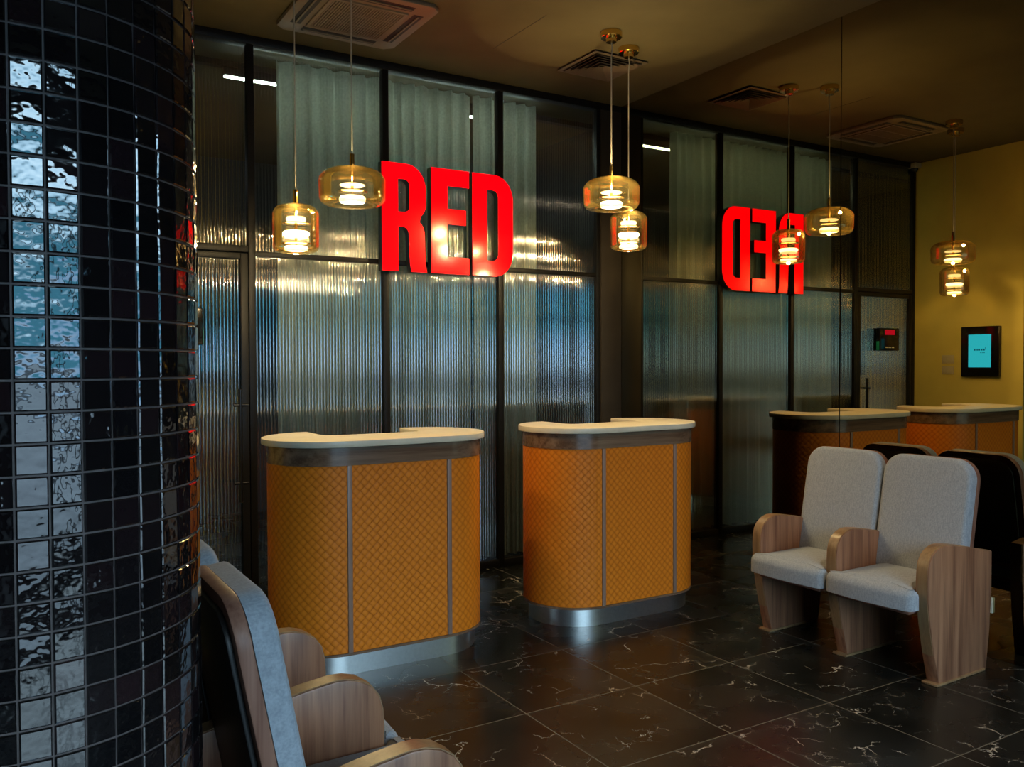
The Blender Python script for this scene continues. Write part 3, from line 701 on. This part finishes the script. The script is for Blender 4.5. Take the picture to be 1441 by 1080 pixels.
# ------------------------------------------------------------------ unseen ceiling spots, added to warm the counters and floor
def fill_spot(x, y, e, label, col=(1., .79, .52), tilt=0):
    r = empty('fill_spot', (x, y, H)); tag(r, label, 'ceiling light', 'added fill lights in the brown ceiling')
    MB().lathe([(.04, -.0005), (.055, -.0005), (.055, -.006), (.042, -.008), (.04, -.004)], 28, closed=True).build('trim_ring', M['frame'], r)
    MB().lathe([(0, -.001), (.0385, -.001), (.0385, -.003), (0, -.003)], 28).build('lens', M['led_soft'], r)
    ld = bpy.data.lights.new('fill_beam', 'SPOT'); ld.energy = e; ld.color = col; ld.spot_size = math.radians(88); ld.spot_blend = .8; ld.shadow_soft_size = .04
    o = bpy.data.objects.new('fill_beam', ld); o.location = (0, 0, -.02); o.rotation_euler = (math.radians(tilt), 0, 0); COL.objects.link(o); o.parent = r

fill_spot(-1.2, -4.3, 125, 'added fill light above the floor between the two seat pairs, aimed at the counters', tilt=38)
fill_spot(-1.6, -5.8, 20, 'added fill light nearest the shop front, right of the photographer')

# linear lights under the ceiling of the room behind the fluted glass
struct(MB().box(-5.0, .3, .50, .56, 3.56, H-.001).build('trim_4', M['frame']))
r = empty('linear_light', (-1.75, .53, 3.50)); tag(r, 'long thin linear ceiling light running behind the top of the curtains', 'ceiling light')
MB().rbox(-1.25, 1.25, -.03, .03, .004, .0595, .003).build('housing', M['frame'], r)
MB().box(-1.24, 1.24, -.014, .014, -.006, .0035).build('diffuser', emit('linear_diffuser', (.80, 1., .86), 40), r)
r = empty('linear_light', (-3.9, 2.6, 3.44)); tag(r, 'short linear light deep in the room behind the fluted door', 'ceiling light')
MB().rbox(-.7, .7, -.03, .03, .004, .1595, .003).build('housing', M['frame'], r)
MB().box(-.69, .69, -.022, .022, -.006, .0035).build('diffuser', emit('linear_diffuser_dim', (.8, .95, 1.), 4), r)

# ------------------------------------------------------------------ daylight
w = bpy.data.worlds.new('World'); sc.world = w; w.use_nodes = True; nt = w.node_tree; nt.nodes.clear()
out = N(nt, 'ShaderNodeOutputWorld'); bg = N(nt, 'ShaderNodeBackground', Strength=11.0); tc = N(nt, 'ShaderNodeTexCoord'); sp = N(nt, 'ShaderNodeSeparateXYZ')
L(nt, tc.outputs['Generated'], sp.inputs[0])
f = math_(nt, 'ADD', math_(nt, 'MULTIPLY', sp.outputs[2], .5), .5)
L(nt, ramp(nt, f, [(.0, (.01, .012, .015)), (.494, (.03, .045, .06)), (.497, (.17, .27, .38)), (.512, (.11, .22, .36)), (.522, (.025, .12, .18)), (.55, (.03, .11, .17)), (.585, (.30, .50, .66)), (.66, (.62, .85, 1.)), (1., (.5, .75, 1.))]), bg.inputs[0])
L(nt, bg.outputs[0], out.inputs[0])
pl = bpy.data.lights.new('window_portal', 'AREA'); pl.shape = 'RECTANGLE'; pl.size = 3.85; pl.size_y = 2.83; pl.cycles.is_portal = True
po = bpy.data.objects.new('window_portal', pl); po.location = (-2.825, REAR-.02, 1.53); po.rotation_euler = (PI/2, 0, PI) ; COL.objects.link(po)

# ------------------------------------------------------------------ camera
yaw, pitch, roll, fpx = .5449, -.0230, -.003, 1210.4
cam = bpy.data.cameras.new('Camera'); co = bpy.data.objects.new('Camera', cam); COL.objects.link(co)
fw = Vector((math.sin(yaw)*math.cos(pitch), math.cos(yaw)*math.cos(pitch), math.sin(pitch)))
rt = Vector((math.cos(yaw), -math.sin(yaw), 0)); up = rt.cross(fw)
r2 = rt*math.cos(roll)+up*math.sin(roll); u2 = -rt*math.sin(roll)+up*math.cos(roll)
m = Matrix((r2, u2, -fw)).transposed().to_4x4(); m.translation = Vector((-4.3869, -5.5631, 1.5238)); co.matrix_world = m
cam.sensor_fit = 'HORIZONTAL'; cam.sensor_width = 36; cam.lens = fpx/1441*36; cam.clip_start = .05
sc.camera = co
sc.view_settings.view_transform = 'Standard'; sc.view_settings.look = 'None'; sc.view_settings.gamma = 1; sc.view_settings.use_curve_mapping = False
sc.view_settings.exposure = 0.0
sc.cycles.use_denoising = True
sc.cycles.max_bounces = 10; sc.cycles.transparent_max_bounces = 24; sc.cycles.glossy_bounces = 6; sc.cycles.sample_clamp_indirect = 6
sc.cycles.caustics_reflective = False; sc.cycles.caustics_refractive = False
